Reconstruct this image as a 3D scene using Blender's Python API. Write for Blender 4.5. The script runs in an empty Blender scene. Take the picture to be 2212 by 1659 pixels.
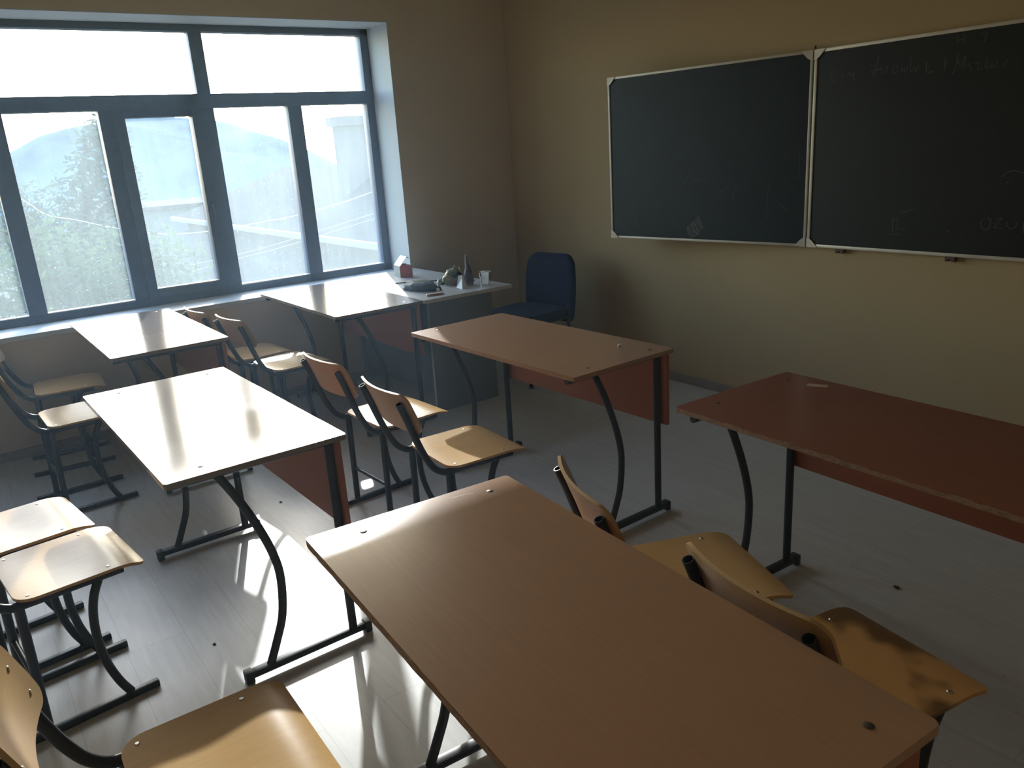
import bpy, bmesh, math, random
from mathutils import Vector, Matrix
sc = bpy.context.scene
col = sc.collection
random.seed(7)
R = math.radians

# ---------------------------------------------------------------- camera, light, exposure
cam_data = bpy.data.cameras.new('camera')
cam = bpy.data.objects.new('camera', cam_data); col.objects.link(cam)
cam_data.sensor_width = 36.0
cam_data.lens = 1713.97 / 2212.0 * 36.0
cam_data.clip_start = 0.05; cam_data.clip_end = 1000
cr = Vector((0.58684, 0.80721, -0.06349)); cu = Vector((-0.19765, 0.21885, 0.95553)); cf = Vector((-0.78521, 0.54819, -0.28797))
m = Matrix(((cr.x, cu.x, -cf.x, 5.29732), (cr.y, cu.y, -cf.y, -3.83553), (cr.z, cu.z, -cf.z, 1.5882), (0, 0, 0, 1)))
cam.matrix_world = m
sc.camera = cam

SUN_AZ, SUN_EL = R(20.7), R(20.7)
sun_dir = Vector((-math.cos(SUN_EL)*math.cos(SUN_AZ), math.cos(SUN_EL)*math.sin(SUN_AZ), math.sin(SUN_EL)))
sun_data = bpy.data.lights.new('sun', 'SUN'); sun = bpy.data.objects.new('sun', sun_data); col.objects.link(sun)
sun_data.energy = 6.2; sun_data.angle = R(0.6); sun_data.color = (0.95, 0.98, 1.0)
sun.rotation_euler = sun_dir.to_track_quat('Z', 'Y').to_euler()
sun.location = (-6, 3, 6)

world = bpy.data.worlds.new('world'); sc.world = world; world.use_nodes = True
wn = world.node_tree; wn.nodes.clear()
wo = wn.nodes.new('ShaderNodeOutputWorld'); bg = wn.nodes.new('ShaderNodeBackground')
sky = wn.nodes.new('ShaderNodeTexSky'); sky.sky_type = 'NISHITA'; sky.sun_disc = False
sky.sun_elevation = SUN_EL
sky.sun_rotation = math.atan2(sun_dir.x, sun_dir.y)
sky.altitude = 50; sky.air_density = 1.3; sky.dust_density = 1.2; sky.ozone_density = 1.0
bg.inputs['Strength'].default_value = 1.25
wb_ = wn.nodes.new('ShaderNodeMix'); wb_.data_type = 'RGBA'; wb_.blend_type = 'MULTIPLY'; wb_.inputs[0].default_value = 1.0
wb_.inputs[7].default_value = (0.88, 0.97, 1.10, 1)
wn.links.new(sky.outputs[0], wb_.inputs[6]); wn.links.new(wb_.outputs[2], bg.inputs[0]); wn.links.new(bg.outputs[0], wo.inputs[0])

# portal that guides sky light through the window opening (no light of its own)
pd = bpy.data.lights.new('window_portal', 'AREA'); po = bpy.data.objects.new('window_portal', pd); col.objects.link(po)
pd.shape = 'RECTANGLE'; pd.size = 3.1; pd.size_y = 1.75; pd.cycles.is_portal = True
po.location = (-0.46, -2.51, 1.59); po.rotation_euler = (R(90), 0, R(-90))

vs = sc.view_settings
sc.display_settings.display_device = 'sRGB'
vs.view_transform = 'Standard'; vs.look = 'None'; vs.exposure = 0.0; vs.gamma = 1.0; vs.use_curve_mapping = False

# ---------------------------------------------------------------- materials
def new_mat(name):
    mt = bpy.data.materials.new(name); mt.use_nodes = True
    nt = mt.node_tree; nt.nodes.clear()
    out = nt.nodes.new('ShaderNodeOutputMaterial'); b = nt.nodes.new('ShaderNodeBsdfPrincipled')
    nt.links.new(b.outputs[0], out.inputs[0])
    return mt, nt, b, out
def setc(b, c, rough=0.5, metal=0.0, spec=0.5):
    b.inputs['Base Color'].default_value = (*c, 1); b.inputs['Roughness'].default_value = rough
    b.inputs['Metallic'].default_value = metal; b.inputs['Specular IOR Level'].default_value = spec
def noise(nt, scale, detail=4, rough=0.55, vec=None, stretch=None):
    tc = nt.nodes.new('ShaderNodeTexCoord'); src = tc.outputs['Object']
    if stretch:
        mp = nt.nodes.new('ShaderNodeMapping'); mp.inputs['Scale'].default_value = stretch
        nt.links.new(src, mp.inputs[0]); src = mp.outputs[0]
    n = nt.nodes.new('ShaderNodeTexNoise'); n.inputs['Scale'].default_value = scale
    n.inputs['Detail'].default_value = detail; n.inputs['Roughness'].default_value = rough
    nt.links.new(src, n.inputs['Vector']); return n
def ramp(nt, src, stops):
    r = nt.nodes.new('ShaderNodeValToRGB')
    while len(r.color_ramp.elements) < len(stops): r.color_ramp.elements.new(0.5)
    for e, (p, c) in zip(r.color_ramp.elements, stops):
        e.position = p; e.color = (*c, 1) if len(c) == 3 else c
    nt.links.new(src, r.inputs[0]); return r
def bump(nt, b, src, strength, dist=0.002):
    bp = nt.nodes.new('ShaderNodeBump'); bp.inputs['Strength'].default_value = strength; bp.inputs['Distance'].default_value = dist
    nt.links.new(src, bp.inputs['Height']); nt.links.new(bp.outputs[0], b.inputs['Normal'])
def mul(c, k): return tuple(min(1, x*k) for x in c)
def simple(name, c, rough=0.5, metal=0.0, spec=0.5, var=0.06, scale=9.0, bmp=0.0, bscale=200):
    mt, nt, b, out = new_mat(name); setc(b, c, rough, metal, spec)
    n = noise(nt, scale); r = ramp(nt, n.outputs['Fac'], [(0.3, mul(c, 1-var)), (0.7, mul(c, 1+var))])
    nt.links.new(r.outputs[0], b.inputs['Base Color'])
    if bmp:
        n2 = noise(nt, bscale, 3); bump(nt, b, n2.outputs['Fac'], bmp, 0.001)
    return mt
def woodmat(name, c, rough, grain=(1.5, 30, 30), contrast=0.12, spec=0.5, patches=None, scratch=True, coat=0.0):
    mt, nt, b, out = new_mat(name); setc(b, c, rough, 0, spec)
    n = noise(nt, 4, 6, 0.6, stretch=grain)
    r = ramp(nt, n.outputs['Fac'], [(0.25, mul(c, 1-contrast)), (0.55, c), (0.8, mul(c, 1+contrast))])
    n2 = noise(nt, 3.0, 5, 0.6)
    r2 = ramp(nt, n2.outputs['Fac'], [(0.2, (0.95, 0.95, 0.95)), (0.8, (1.03, 1.03, 1.03))])
    mx = nt.nodes.new('ShaderNodeMix'); mx.data_type = 'RGBA'; mx.blend_type = 'MULTIPLY'; mx.inputs[0].default_value = 1
    nt.links.new(r.outputs[0], mx.inputs[6]); nt.links.new(r2.outputs[0], mx.inputs[7])
    last = mx.outputs[2]
    if patches:
        n4 = noise(nt, 7, 3, 0.5); r4 = ramp(nt, n4.outputs['Fac'], [(0.50, (1, 1, 1)), (0.85, patches)])
        m4 = nt.nodes.new('ShaderNodeMix'); m4.data_type = 'RGBA'; m4.blend_type = 'MULTIPLY'; m4.inputs[0].default_value = 1
        nt.links.new(last, m4.inputs[6]); nt.links.new(r4.outputs[0], m4.inputs[7]); last = m4.outputs[2]
    nt.links.new(last, b.inputs['Base Color'])
    n3 = noise(nt, 6, 8, 0.7)
    mr = nt.nodes.new('ShaderNodeMapRange'); mr.inputs['To Min'].default_value = max(0.02, rough-0.02); mr.inputs['To Max'].default_value = rough+0.03
    nt.links.new(n3.outputs['Fac'], mr.inputs['Value']); nt.links.new(mr.outputs[0], b.inputs['Roughness'])
    if scratch:
        nb = noise(nt, 90, 3, 0.6); bump(nt, b, nb.outputs['Fac'], 0.10, 0.0006)
    b.inputs['Coat Weight'].default_value = coat
    return mt

M = {}
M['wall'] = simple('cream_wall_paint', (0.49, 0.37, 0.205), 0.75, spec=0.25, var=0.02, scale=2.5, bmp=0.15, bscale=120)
M['wall_left'] = simple('cream_wall_paint_lightened', (0.66, 0.55, 0.39), 0.75, spec=0.25, var=0.02, scale=2.5, bmp=0.15, bscale=120)  # same cream paint, lightened to make up for weak bounce light here
M['reveal'] = simple('white_reveal_plaster', (0.56, 0.60, 0.62), 0.6, spec=0.3, var=0.03, scale=5, bmp=0.1)
M['ceiling'] = simple('white_ceiling_paint', (0.78, 0.76, 0.70), 0.8, spec=0.2, var=0.02)
M['baseboard'] = simple('brown_grey_baseboard', (0.30, 0.25, 0.20), 0.5, var=0.08)
M['frame'] = simple('dark_aluminium_veil_tint', (0.05, 0.08, 0.15), 0.45, spec=0.5, var=0.08, scale=20)  # blue mixed into the dark frame colour for skylight and lens veil
M['bead'] = simple('pale_glazing_bead', (0.75, 0.78, 0.80), 0.4, var=0.03)
M['steel'] = simple('dark_painted_steel', (0.022, 0.022, 0.025), 0.38, spec=0.35, var=0.10, scale=30)
M['steel2'] = simple('black_painted_steel', (0.013, 0.013, 0.015), 0.35, spec=0.35, var=0.10, scale=30)
M['plastic'] = simple('black_plastic_cap', (0.02, 0.02, 0.022), 0.45, var=0.08)
M['screw'] = simple('worn_metal_screw', (0.16, 0.13, 0.10), 0.4, metal=0.6, var=0.15)
M['rivet'] = simple('bright_metal_rivet', (0.70, 0.68, 0.62), 0.3, metal=1.0, var=0.1)
M['laminate'] = woodmat('beech_laminate', (0.42, 0.24, 0.137), 0.24, contrast=0.07)
M['laminate_red'] = woodmat('reddish_laminate', (0.29, 0.115, 0.065), 0.18, contrast=0.08)
M['laminate_glare'] = woodmat('beech_laminate_sun_glare', (0.23, 0.185, 0.155), 0.14, contrast=0.07)  # same beech laminate, colour greyed for the desks in sun glare
M['panel'] = woodmat('red_beech_panel', (0.36, 0.115, 0.05), 0.35, contrast=0.06)
M['ply'] = woodmat('lacquered_birch_plywood', (0.58, 0.36, 0.145), 0.24, spec=0.14, grain=(22, 2.0, 22), contrast=0.08, scratch=False)
M['ply_pale'] = woodmat('pale_birch_plywood', (0.56, 0.38, 0.20), 0.28, spec=0.35, grain=(22, 2.0, 22), contrast=0.06)
M['desk_top'] = simple('pale_grey_laminate', (0.62, 0.62, 0.60), 0.28, var=0.03, scale=6)
M['desk_side'] = simple('dark_grey_laminate', (0.15, 0.155, 0.165), 0.40, var=0.05, scale=6)
M['blue'] = simple('navy_blue_upholstery', (0.011, 0.014, 0.048), 0.9, spec=0.2, var=0.2, scale=60, bmp=0.4, bscale=400)
M['alu'] = simple('worn_pale_aluminium', (0.60, 0.55, 0.46), 0.45, metal=0.35, var=0.10, scale=12)
M['chalk'] = simple('chalk_dust', (0.12, 0.12, 0.11), 0.9, spec=0.1, var=0.3, scale=60)
M['chalk_bright'] = simple('white_chalk', (0.8, 0.8, 0.76), 0.9, spec=0.1, var=0.1)

def particle_mat():
    mt, nt, b, out = new_mat('chipped_particle_board'); setc(b, (0.4, 0.28, 0.18), 0.8)
    n = noise(nt, 60, 6, 0.8, stretch=(1, 1, 3)); r = ramp(nt, n.outputs['Fac'], [(0.35, (0.16, 0.09, 0.05)), (0.5, (0.33, 0.2, 0.12)), (0.62, (0.36, 0.22, 0.13)), (0.70, (0.75, 0.66, 0.5))])
    nt.links.new(r.outputs[0], b.inputs['Base Color']); bump(nt, b, n.outputs['Fac'], 0.8, 0.003); return mt
M['chip'] = particle_mat()

def board_mat(name, c, rough):
    mt, nt, b, out = new_mat(name); setc(b, c, rough, 0, 0.3)
    n = noise(nt, 3.5, 7, 0.65, stretch=(1, 1, 0.6)); r = ramp(nt, n.outputs['Fac'], [(0.35, c), (0.75, mul(c, 1.35))])
    n2 = noise(nt, 40, 5, 0.7, stretch=(1, 1, 0.25)); r2 = ramp(nt, n2.outputs['Fac'], [(0.4, (1, 1, 1)), (0.85, (1.35, 1.35, 1.32))])
    mx = nt.nodes.new('ShaderNodeMix'); mx.data_type = 'RGBA'; mx.blend_type = 'MULTIPLY'; mx.inputs[0].default_value = 1
    nt.links.new(r.outputs[0], mx.inputs[6]); nt.links.new(r2.outputs[0], mx.inputs[7]); nt.links.new(mx.outputs[2], b.inputs['Base Color'])
    return mt
M['board'] = board_mat('green_black_chalkboard', (0.009, 0.009, 0.007), 0.5)
M['board2'] = board_mat('chalkboard_reflection_tint', (0.007, 0.012, 0.014), 0.45)  # blue tint painted in for the window reflected on the wing

def floor_mat():
    mt, nt, b, out = new_mat('grey_laminate_floor'); setc(b, (0.4, 0.39, 0.36), 0.25, 0, 0.5)
    tc = nt.nodes.new('ShaderNodeTexCoord'); mp = nt.nodes.new('ShaderNodeMapping'); nt.links.new(tc.outputs['Object'], mp.inputs[0])
    br = nt.nodes.new('ShaderNodeTexBrick'); br.inputs['Scale'].default_value = 1.0
    br.inputs['Brick Width'].default_value = 1.28; br.inputs['Row Height'].default_value = 0.19
    br.inputs['Mortar Size'].default_value = 0.0012; br.inputs['Mortar Smooth'].default_value = 0.3; br.offset = 0.37
    br.inputs['Color1'].default_value = (0.62, 0.615, 0.585, 1); br.inputs['Color2'].default_value = (0.59, 0.585, 0.555, 1); br.inputs['Mortar'].default_value = (0.44, 0.435, 0.42, 1)
    nt.links.new(mp.outputs[0], br.inputs['Vector'])
    n = noise(nt, 5, 7, 0.65, stretch=(1.0, 9.0, 1.0)); r = ramp(nt, n.outputs['Fac'], [(0.3, (0.90, 0.89, 0.88)), (0.7, (1.06, 1.06, 1.05))])
    mx = nt.nodes.new('ShaderNodeMix'); mx.data_type = 'RGBA'; mx.blend_type = 'MULTIPLY'; mx.inputs[0].default_value = 1
    nt.links.new(br.outputs['Color'], mx.inputs[6]); nt.links.new(r.outputs[0], mx.inputs[7])
    ns = noise(nt, 45, 2, 0.5); rs = ramp(nt, ns.outputs['Fac'], [(0.20, (0.45, 0.42, 0.38)), (0.235, (1, 1, 1))])
    m2 = nt.nodes.new('ShaderNodeMix'); m2.data_type = 'RGBA'; m2.blend_type = 'MULTIPLY'; m2.inputs[0].default_value = 1
    nt.links.new(mx.outputs[2], m2.inputs[6]); nt.links.new(rs.outputs[0], m2.inputs[7]); nt.links.new(m2.outputs[2], b.inputs['Base Color'])
    n3 = noise(nt, 2.5, 6, 0.7); mr = nt.nodes.new('ShaderNodeMapRange'); mr.inputs['To Min'].default_value = 0.24; mr.inputs['To Max'].default_value = 0.46
    nt.links.new(n3.outputs['Fac'], mr.inputs['Value']); nt.links.new(mr.outputs[0], b.inputs['Roughness'])
    bump(nt, b, br.outputs['Fac'], -0.15, 0.001)
    return mt
M['floor'] = floor_mat()

def glass_mat(name, dust, seed):
    """dusty window pane: clear glass with a film of dirt that scatters the light that strikes it"""
    mt = bpy.data.materials.new(name); mt.use_nodes = True; nt = mt.node_tree; nt.nodes.clear()
    out = nt.nodes.new('ShaderNodeOutputMaterial')
    tr = nt.nodes.new('ShaderNodeBsdfTransparent'); tr.inputs[0].default_value = (0.95, 0.97, 0.97, 1)
    tl = nt.nodes.new('ShaderNodeBsdfTranslucent'); tl.inputs[0].default_value = (0.78, 0.90, 0.96, 1)
    gl = nt.nodes.new('ShaderNodeBsdfGlossy'); gl.inputs['Roughness'].default_value = 0.02
    tc = nt.nodes.new('ShaderNodeTexCoord'); mp = nt.nodes.new('ShaderNodeMapping'); mp.inputs['Location'].default_value = (seed, seed*2, seed*3)
    nt.links.new(tc.outputs['Object'], mp.inputs[0])
    n1 = nt.nodes.new('ShaderNodeTexNoise'); n1.inputs['Scale'].default_value = 1.6; n1.inputs['Detail'].default_value = 5; nt.links.new(mp.outputs[0], n1.inputs['Vector'])
    mp2 = nt.nodes.new('ShaderNodeMapping'); mp2.inputs['Scale'].default_value = (60, 60, 3); nt.links.new(mp.outputs[0], mp2.inputs[0])
    n2 = nt.nodes.new('ShaderNodeTexNoise'); n2.inputs['Scale'].default_value = 1.0; n2.inputs['Detail'].default_value = 5; nt.links.new(mp2.outputs[0], n2.inputs['Vector'])
    n3 = nt.nodes.new('ShaderNodeTexNoise'); n3.inputs['Scale'].default_value = 85; n3.inputs['Detail'].default_value = 2; nt.links.new(mp.outputs[0], n3.inputs['Vector'])
    sp = nt.nodes.new('ShaderNodeMapRange'); sp.inputs['From Min'].default_value = 0.70; sp.inputs['From Max'].default_value = 0.78; sp.inputs['To Max'].default_value = 0.35
    nt.links.new(n3.outputs['Fac'], sp.inputs['Value'])
    a = nt.nodes.new('ShaderNodeMapRange'); a.inputs['From Min'].default_value = 0.3; a.inputs['From Max'].default_value = 0.75; a.inputs['To Min'].default_value = 0.85; a.inputs['To Max'].default_value = 1.2
    nt.links.new(n1.outputs['Fac'], a.inputs['Value'])
    s = nt.nodes.new('ShaderNodeMapRange'); s.inputs['From Min'].default_value = 0.3; s.inputs['From Max'].default_value = 0.75; s.inputs['To Min'].default_value = 0.9; s.inputs['To Max'].default_value = 1.15
    nt.links.new(n2.outputs['Fac'], s.inputs['Value'])
    m1 = nt.nodes.new('ShaderNodeMath'); m1.operation = 'MULTIPLY'; nt.links.new(a.outputs[0], m1.inputs[0]); nt.links.new(s.outputs[0], m1.inputs[1])
    m2 = nt.nodes.new('ShaderNodeMath'); m2.operation = 'MULTIPLY_ADD'; m2.inputs[1].default_value = dust; nt.links.new(m1.outputs[0], m2.inputs[0]); nt.links.new(sp.outputs[0], m2.inputs[2])
    mix = nt.nodes.new('ShaderNodeMixShader'); nt.links.new(m2.outputs[0], mix.inputs[0]); nt.links.new(tr.outputs[0], mix.inputs[1]); nt.links.new(tl.outputs[0], mix.inputs[2])
    fr = nt.nodes.new('ShaderNodeFresnel'); fr.inputs[0].default_value = 1.35
    mix2 = nt.nodes.new('ShaderNodeMixShader'); nt.links.new(fr.outputs[0], mix2.inputs[0]); nt.links.new(mix.outputs[0], mix2.inputs[1]); nt.links.new(gl.outputs[0], mix2.inputs[2])
    nt.links.new(mix2.outputs[0], out.inputs[0]); return mt

# ---------------------------------------------------------------- helpers
def link(name, me, mat, parent=None):
    o = bpy.data.objects.new(name, me); col.objects.link(o)
    if mat is not None: me.materials.append(mat)
    if parent: o.parent = parent
    return o
def obj(name, bm, mat, parent=None, smooth=False, autos=True):
    bmesh.ops.recalc_face_normals(bm, faces=bm.faces)
    me = bpy.data.meshes.new(name); bm.to_mesh(me); bm.free()
    if smooth:
        for p in me.polygons: p.use_smooth = True
        if autos:
            try: me.set_sharp_from_angle(angle=R(38))
            except Exception: pass
    return link(name, me, mat, parent)
def tag(o, label=None, cat=None, group=None, kind=None):
    if label: o['label'] = label
    if cat: o['category'] = cat
    if group: o['group'] = group
    if kind: o['kind'] = kind
    return o
def empty(name, loc=(0, 0, 0), rz=0):
    o = bpy.data.objects.new(name, None); col.objects.link(o); o.location = loc; o.rotation_euler = (0, 0, rz)
    o.empty_display_size = 0.1; return o
def box(bm, x0, x1, y0, y1, z0, z1, bev=0.0):
    r = bmesh.ops.create_cube(bm, size=1.0); vs_ = r['verts']
    for v in vs_:
        v.co = Vector((x0 + (v.co.x+.5)*(x1-x0), y0 + (v.co.y+.5)*(y1-y0), z0 + (v.co.z+.5)*(z1-z0)))
    if bev > 0:
        es = list({e for v in vs_ for e in v.link_edges})
        bmesh.ops.bevel(bm, geom=es, offset=bev, segments=2, affect='EDGES', profile=0.6)
    return bm
def B(): return bmesh.new()
def boxo(name, d, mat, parent=None, bev=0.0): return obj(name, box(B(), *d, bev=bev), mat, parent, smooth=bev > 0)
def smooth_path(pts, n=6):
    P = [Vector(p) for p in pts]; out = []
    for i in range(len(P)-1):
        p0 = P[max(i-1, 0)]; p1 = P[i]; p2 = P[i+1]; p3 = P[min(i+2, len(P)-1)]
        for k in range(n):
            t = k/n
            out.append(0.5*((2*p1) + (-p0+p2)*t + (2*p0-5*p1+4*p2-p3)*t*t + (-p0+3*p1-3*p2+p3)*t**3))
    out.append(P[-1]); return out
def tube(bm, path, r, seg=14, hollow=False, rx=None, radii=None):
    path = [Vector(p) for p in path]; rings = []
    up = Vector((1, 0, 0)) if abs((path[-1]-path[0]).normalized().x) < 0.9 else Vector((0, 0, 1))
    def frame(i):
        t = (path[min(i+1, len(path)-1)] - path[max(i-1, 0)]).normalized()
        a = (up - t*up.dot(t)).normalized(); b = t.cross(a); return t, a, b
    def ring(i, rr, off=0.0):
        t, a, b = frame(i); c = path[i] + t*off
        return [bm.verts.new(c + (a*math.cos(2*math.pi*k/seg)*(rx or rr) + b*math.sin(2*math.pi*k/seg)*rr)) for k in range(seg)]
    for i in range(len(path)): rings.append(ring(i, radii[i] if radii else r))
    def bridge(A, Bq):
        for k in range(seg): bm.faces.new((A[k], A[(k+1) % seg], Bq[(k+1) % seg], Bq[k]))
    for i in range(len(rings)-1): bridge(rings[i], rings[i+1])
    if hollow:
        for end, off in ((0, 0.035), (len(path)-1, -0.035)):
            i1 = ring(end, r*0.82); i2 = ring(end, r*0.82, off); bridge(rings[end], i1); bridge(i1, i2); bm.faces.new(i2)
    else:
        bm.faces.new(rings[0]); bm.faces.new(rings[-1])
    return bm
def disc(bm, c, r, h, seg=16, dome=True, axis='z'):
    prof = [(r, 0), (r, h*0.4), (r*0.75, h), (0.0, h)] if dome else [(r, 0), (r, h), (0, h)]
    prev = None
    for rr, z in prof:
        if rr == 0:
            cv = bm.verts.new(Vector(c)+Vector((0, 0, z)))
            for k in range(seg): bm.faces.new((prev[k], prev[(k+1) % seg], cv))
            break
        ringv = [bm.verts.new(Vector(c)+Vector((rr*math.cos(2*math.pi*k/seg), rr*math.sin(2*math.pi*k/seg), z))) for k in range(seg)]
        if prev:
            for k in range(seg): bm.faces.new((prev[k], prev[(k+1) % seg], ringv[(k+1) % seg], ringv[k]))
        prev = ringv
    return bm
def lathe(bm, c, prof, seg=24):
    prev = None
    for rr, z in prof:
        ringv = [bm.verts.new(Vector(c)+Vector((rr*math.cos(2*math.pi*k/seg), rr*math.sin(2*math.pi*k/seg), z))) for k in range(seg)]
        if prev:
            for k in range(seg): bm.faces.new((prev[k], prev[(k+1) % seg], ringv[(k+1) % seg], ringv[k]))
        prev = ringv
    return bm
def slab(bm, outline, z0, z1, bev=0.0):
    a = [bm.verts.new((x, y, z0)) for x, y in outline]; b = [bm.verts.new((x, y, z1)) for x, y in outline]
    n = len(outline); f0 = bm.faces.new(a[::-1]); f1 = bm.faces.new(b)
    for i in range(n): bm.faces.new((a[i], a[(i+1) % n], b[(i+1) % n], b[i]))
    if bev: bmesh.ops.bevel(bm, geom=list(f0.edges)+list(f1.edges), offset=bev, segments=2, affect='EDGES')
    return bm
def rrect(x0, x1, y0, y1, r, n=5):
    pts = []
    for cx, cy, a0 in ((x1-r, y1-r, 0), (x0+r, y1-r, 90), (x0+r, y0+r, 180), (x1-r, y0+r, 270)):
        for k in range(n+1):
            a = R(a0+90*k/n); pts.append((cx+r*math.cos(a), cy+r*math.sin(a)))
    return pts
def copy_tree(o, parent=None):
    c = o.copy(); col.objects.link(c); c.parent = parent
    for ch in list(o.children): copy_tree(ch, c)
    return c
def all_of(o):
    out = [o]
    for c in o.children: out += all_of(c)
    return out

# ---------------------------------------------------------------- the room shell
RX, RY, RZ = 6.9, -6.9, 3.0
WY0, WY1, WZ0, WZ1 = -4.05, -0.9857, 0.7209, 2.4558      # window opening
def struct(name, bm, mat, parent=None, label=None, smooth=False):
    o = obj(name, bm, mat, parent, smooth=smooth)
    if parent is None: o['kind'] = 'structure'
    if label: o['label'] = label
    return o
struct('floor', box(B(), -0.02, RX+0.02, RY-0.02, 0.02, -0.12, 0.0), M['floor'], label='grey laminate classroom floor with sun patches')
struct('ceiling', box(B(), -0.45, RX+0.2, RY-0.2, 0.2, RZ, RZ+0.15), M['ceiling'], label='white ceiling above the classroom')
b = B()
box(b, -0.45, 0, RY-0.2, WY0, -0.12, RZ); box(b, -0.45, 0, WY1, 0.2, -0.12, RZ)
box(b, -0.45, 0, WY0, WY1, -0.12, WZ0-0.03); box(b, -0.45, 0, WY0, WY1, WZ1, RZ)
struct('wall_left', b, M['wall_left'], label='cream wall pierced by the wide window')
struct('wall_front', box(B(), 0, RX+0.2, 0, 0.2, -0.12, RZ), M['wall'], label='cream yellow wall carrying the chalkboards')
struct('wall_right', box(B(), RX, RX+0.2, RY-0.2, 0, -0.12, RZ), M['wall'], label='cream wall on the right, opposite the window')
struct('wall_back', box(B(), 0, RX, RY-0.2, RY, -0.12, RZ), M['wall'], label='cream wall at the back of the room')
struct('baseboard_front', box(B(), 0.0, RX, -0.014, 0.0, 0.0, 0.058, bev=0.003), M['baseboard'], label='narrow brown-grey baseboard under the chalkboards')
struct('baseboard_left', box(B(), 0.0, 0.014, RY, -0.014, 0.0, 0.058, bev=0.003), M['baseboard'], label='narrow brown-grey baseboard under the window')

# ---------------------------------------------------------------- the window
win = empty('window_1', (-0.34, (WY0+WY1)/2, WZ0)); win['kind'] = 'structure'; win['label'] = 'wide dark-framed window with dusty panes, trees and roofs outside'
wo_ = Vector(win.location)
def wbox(bm, y0, y1, z0, z1, x0=-0.395, x1=-0.307, bev=0.003):
    return box(bm, x0-wo_.x, x1-wo_.x, y0-wo_.y, y1-wo_.y, z0-wo_.z, z1-wo_.z, bev=bev)
GU1, GU0, GL1, GL0, GK1, GK0 = 2.4087, 2.0343, 1.9465, 0.7729, 1.8998, 0.8248
b = B()
wbox(b, WY1-0.0671, WY1, WZ0, WZ1); wbox(b, WY0, WY0+0.07, WZ0, WZ1)
wbox(b, WY0, WY1, GU1, WZ1); wbox(b, WY0, WY1, GL1, GU0, x1=-0.303); wbox(b, WY0, WY1, WZ0, GL0)
wbox(b, -2.251, -2.165, GL0, GU1); wbox(b, -3.468, -3.367, GL0, GU1)
wbox(b, -1.6582, -1.5575, GL0, GL1+0.01, x1=-0.305); wbox(b, -2.861, -2.776, GL0, GL1+0.01, x1=-0.305)
fr = obj('window_frame', b, M['frame'], win, smooth=True)
b = B()
Y0, Y1 = -2.776, -2.251
wbox(b, Y0, -2.7158, GL0, GL1, x1=-0.296); wbox(b, -2.3095, Y1+0.086, GL0, GL1, x1=-0.300)
wbox(b, -2.7158, -2.3095, GK1, GL1, x1=-0.296); wbox(b, -2.7158, -2.3095, GL0, GK0, x1=-0.296)
sash = obj('casement_sash', b, M['frame'], win, smooth=True)
panes = [(-2.165, WY1-0.0671, GU0, GU1), (-3.367, -2.251, GU0, GU1), (-3.98, -3.468, GU0, GU1),
         (-1.5575, WY1-0.0671, GL0, GL1), (-2.1657, -1.6582, GL0, GL1), (-2.7158, -2.3095, GK0, GK1), (-3.367, -2.861, GL0, GL1), (-3.98, -3.468, GL0, GL1)]
bb = B()
for i, (y0, y1, z0, z1) in enumerate(panes):
    g = B(); p = wo_
    vs4 = [g.verts.new((-0.345-p.x, yy-p.y, zz-p.z)) for yy, zz in ((y0-.005, z0-.005), (y1+.005, z0-.005), (y1+.005, z1+.005), (y0-.005, z1+.005))]
    g.faces.new(vs4)
    obj('pane', g, glass_mat('dusty_glass_%d' % i, (0.08, 0.08, 0.08, 0.125, 0.115, 0.11, 0.092, 0.085)[i], i*1.7), win)
    if i >= 3: wbox(bb, y0, y1, z0, z0+0.006, x0=-0.342, x1=-0.3075, bev=0)
obj('glazing_bead', bb, M['bead'], win)
# handle of the casement, on the hinge-free stile
b = B(); wbox(b, -2.285, -2.262, 1.28, 1.36, x0=-0.300, x1=-0.288); wbox(b, -2.281, -2.266, 1.235, 1.34, x0=-0.262, x1=-0.250); wbox(b, -2.281, -2.266, 1.32, 1.34, x0=-0.288, x1=-0.250)
hd = obj('window_handle', b, M['frame'], win, smooth=True)
# reveal lining and sill
b = B(); t = 0.006
box(b, -0.306, -0.0005, WY1-t, WY1, WZ0, WZ1-t); box(b, -0.306, -0.0005, WY0, WY0+t, WZ0, WZ1-t); box(b, -0.306, -0.0005, WY0, WY1, WZ1-t, WZ1)
struct('trim_1', b, M['reveal'], label='white plaster reveal lining the window opening')
struct('trim_2', box(B(), -0.45, 0.012, WY0, WY1, WZ0-0.03, WZ0, bev=0.004), M['reveal'], label='long white window sill under the dark frame', smooth=True)

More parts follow.
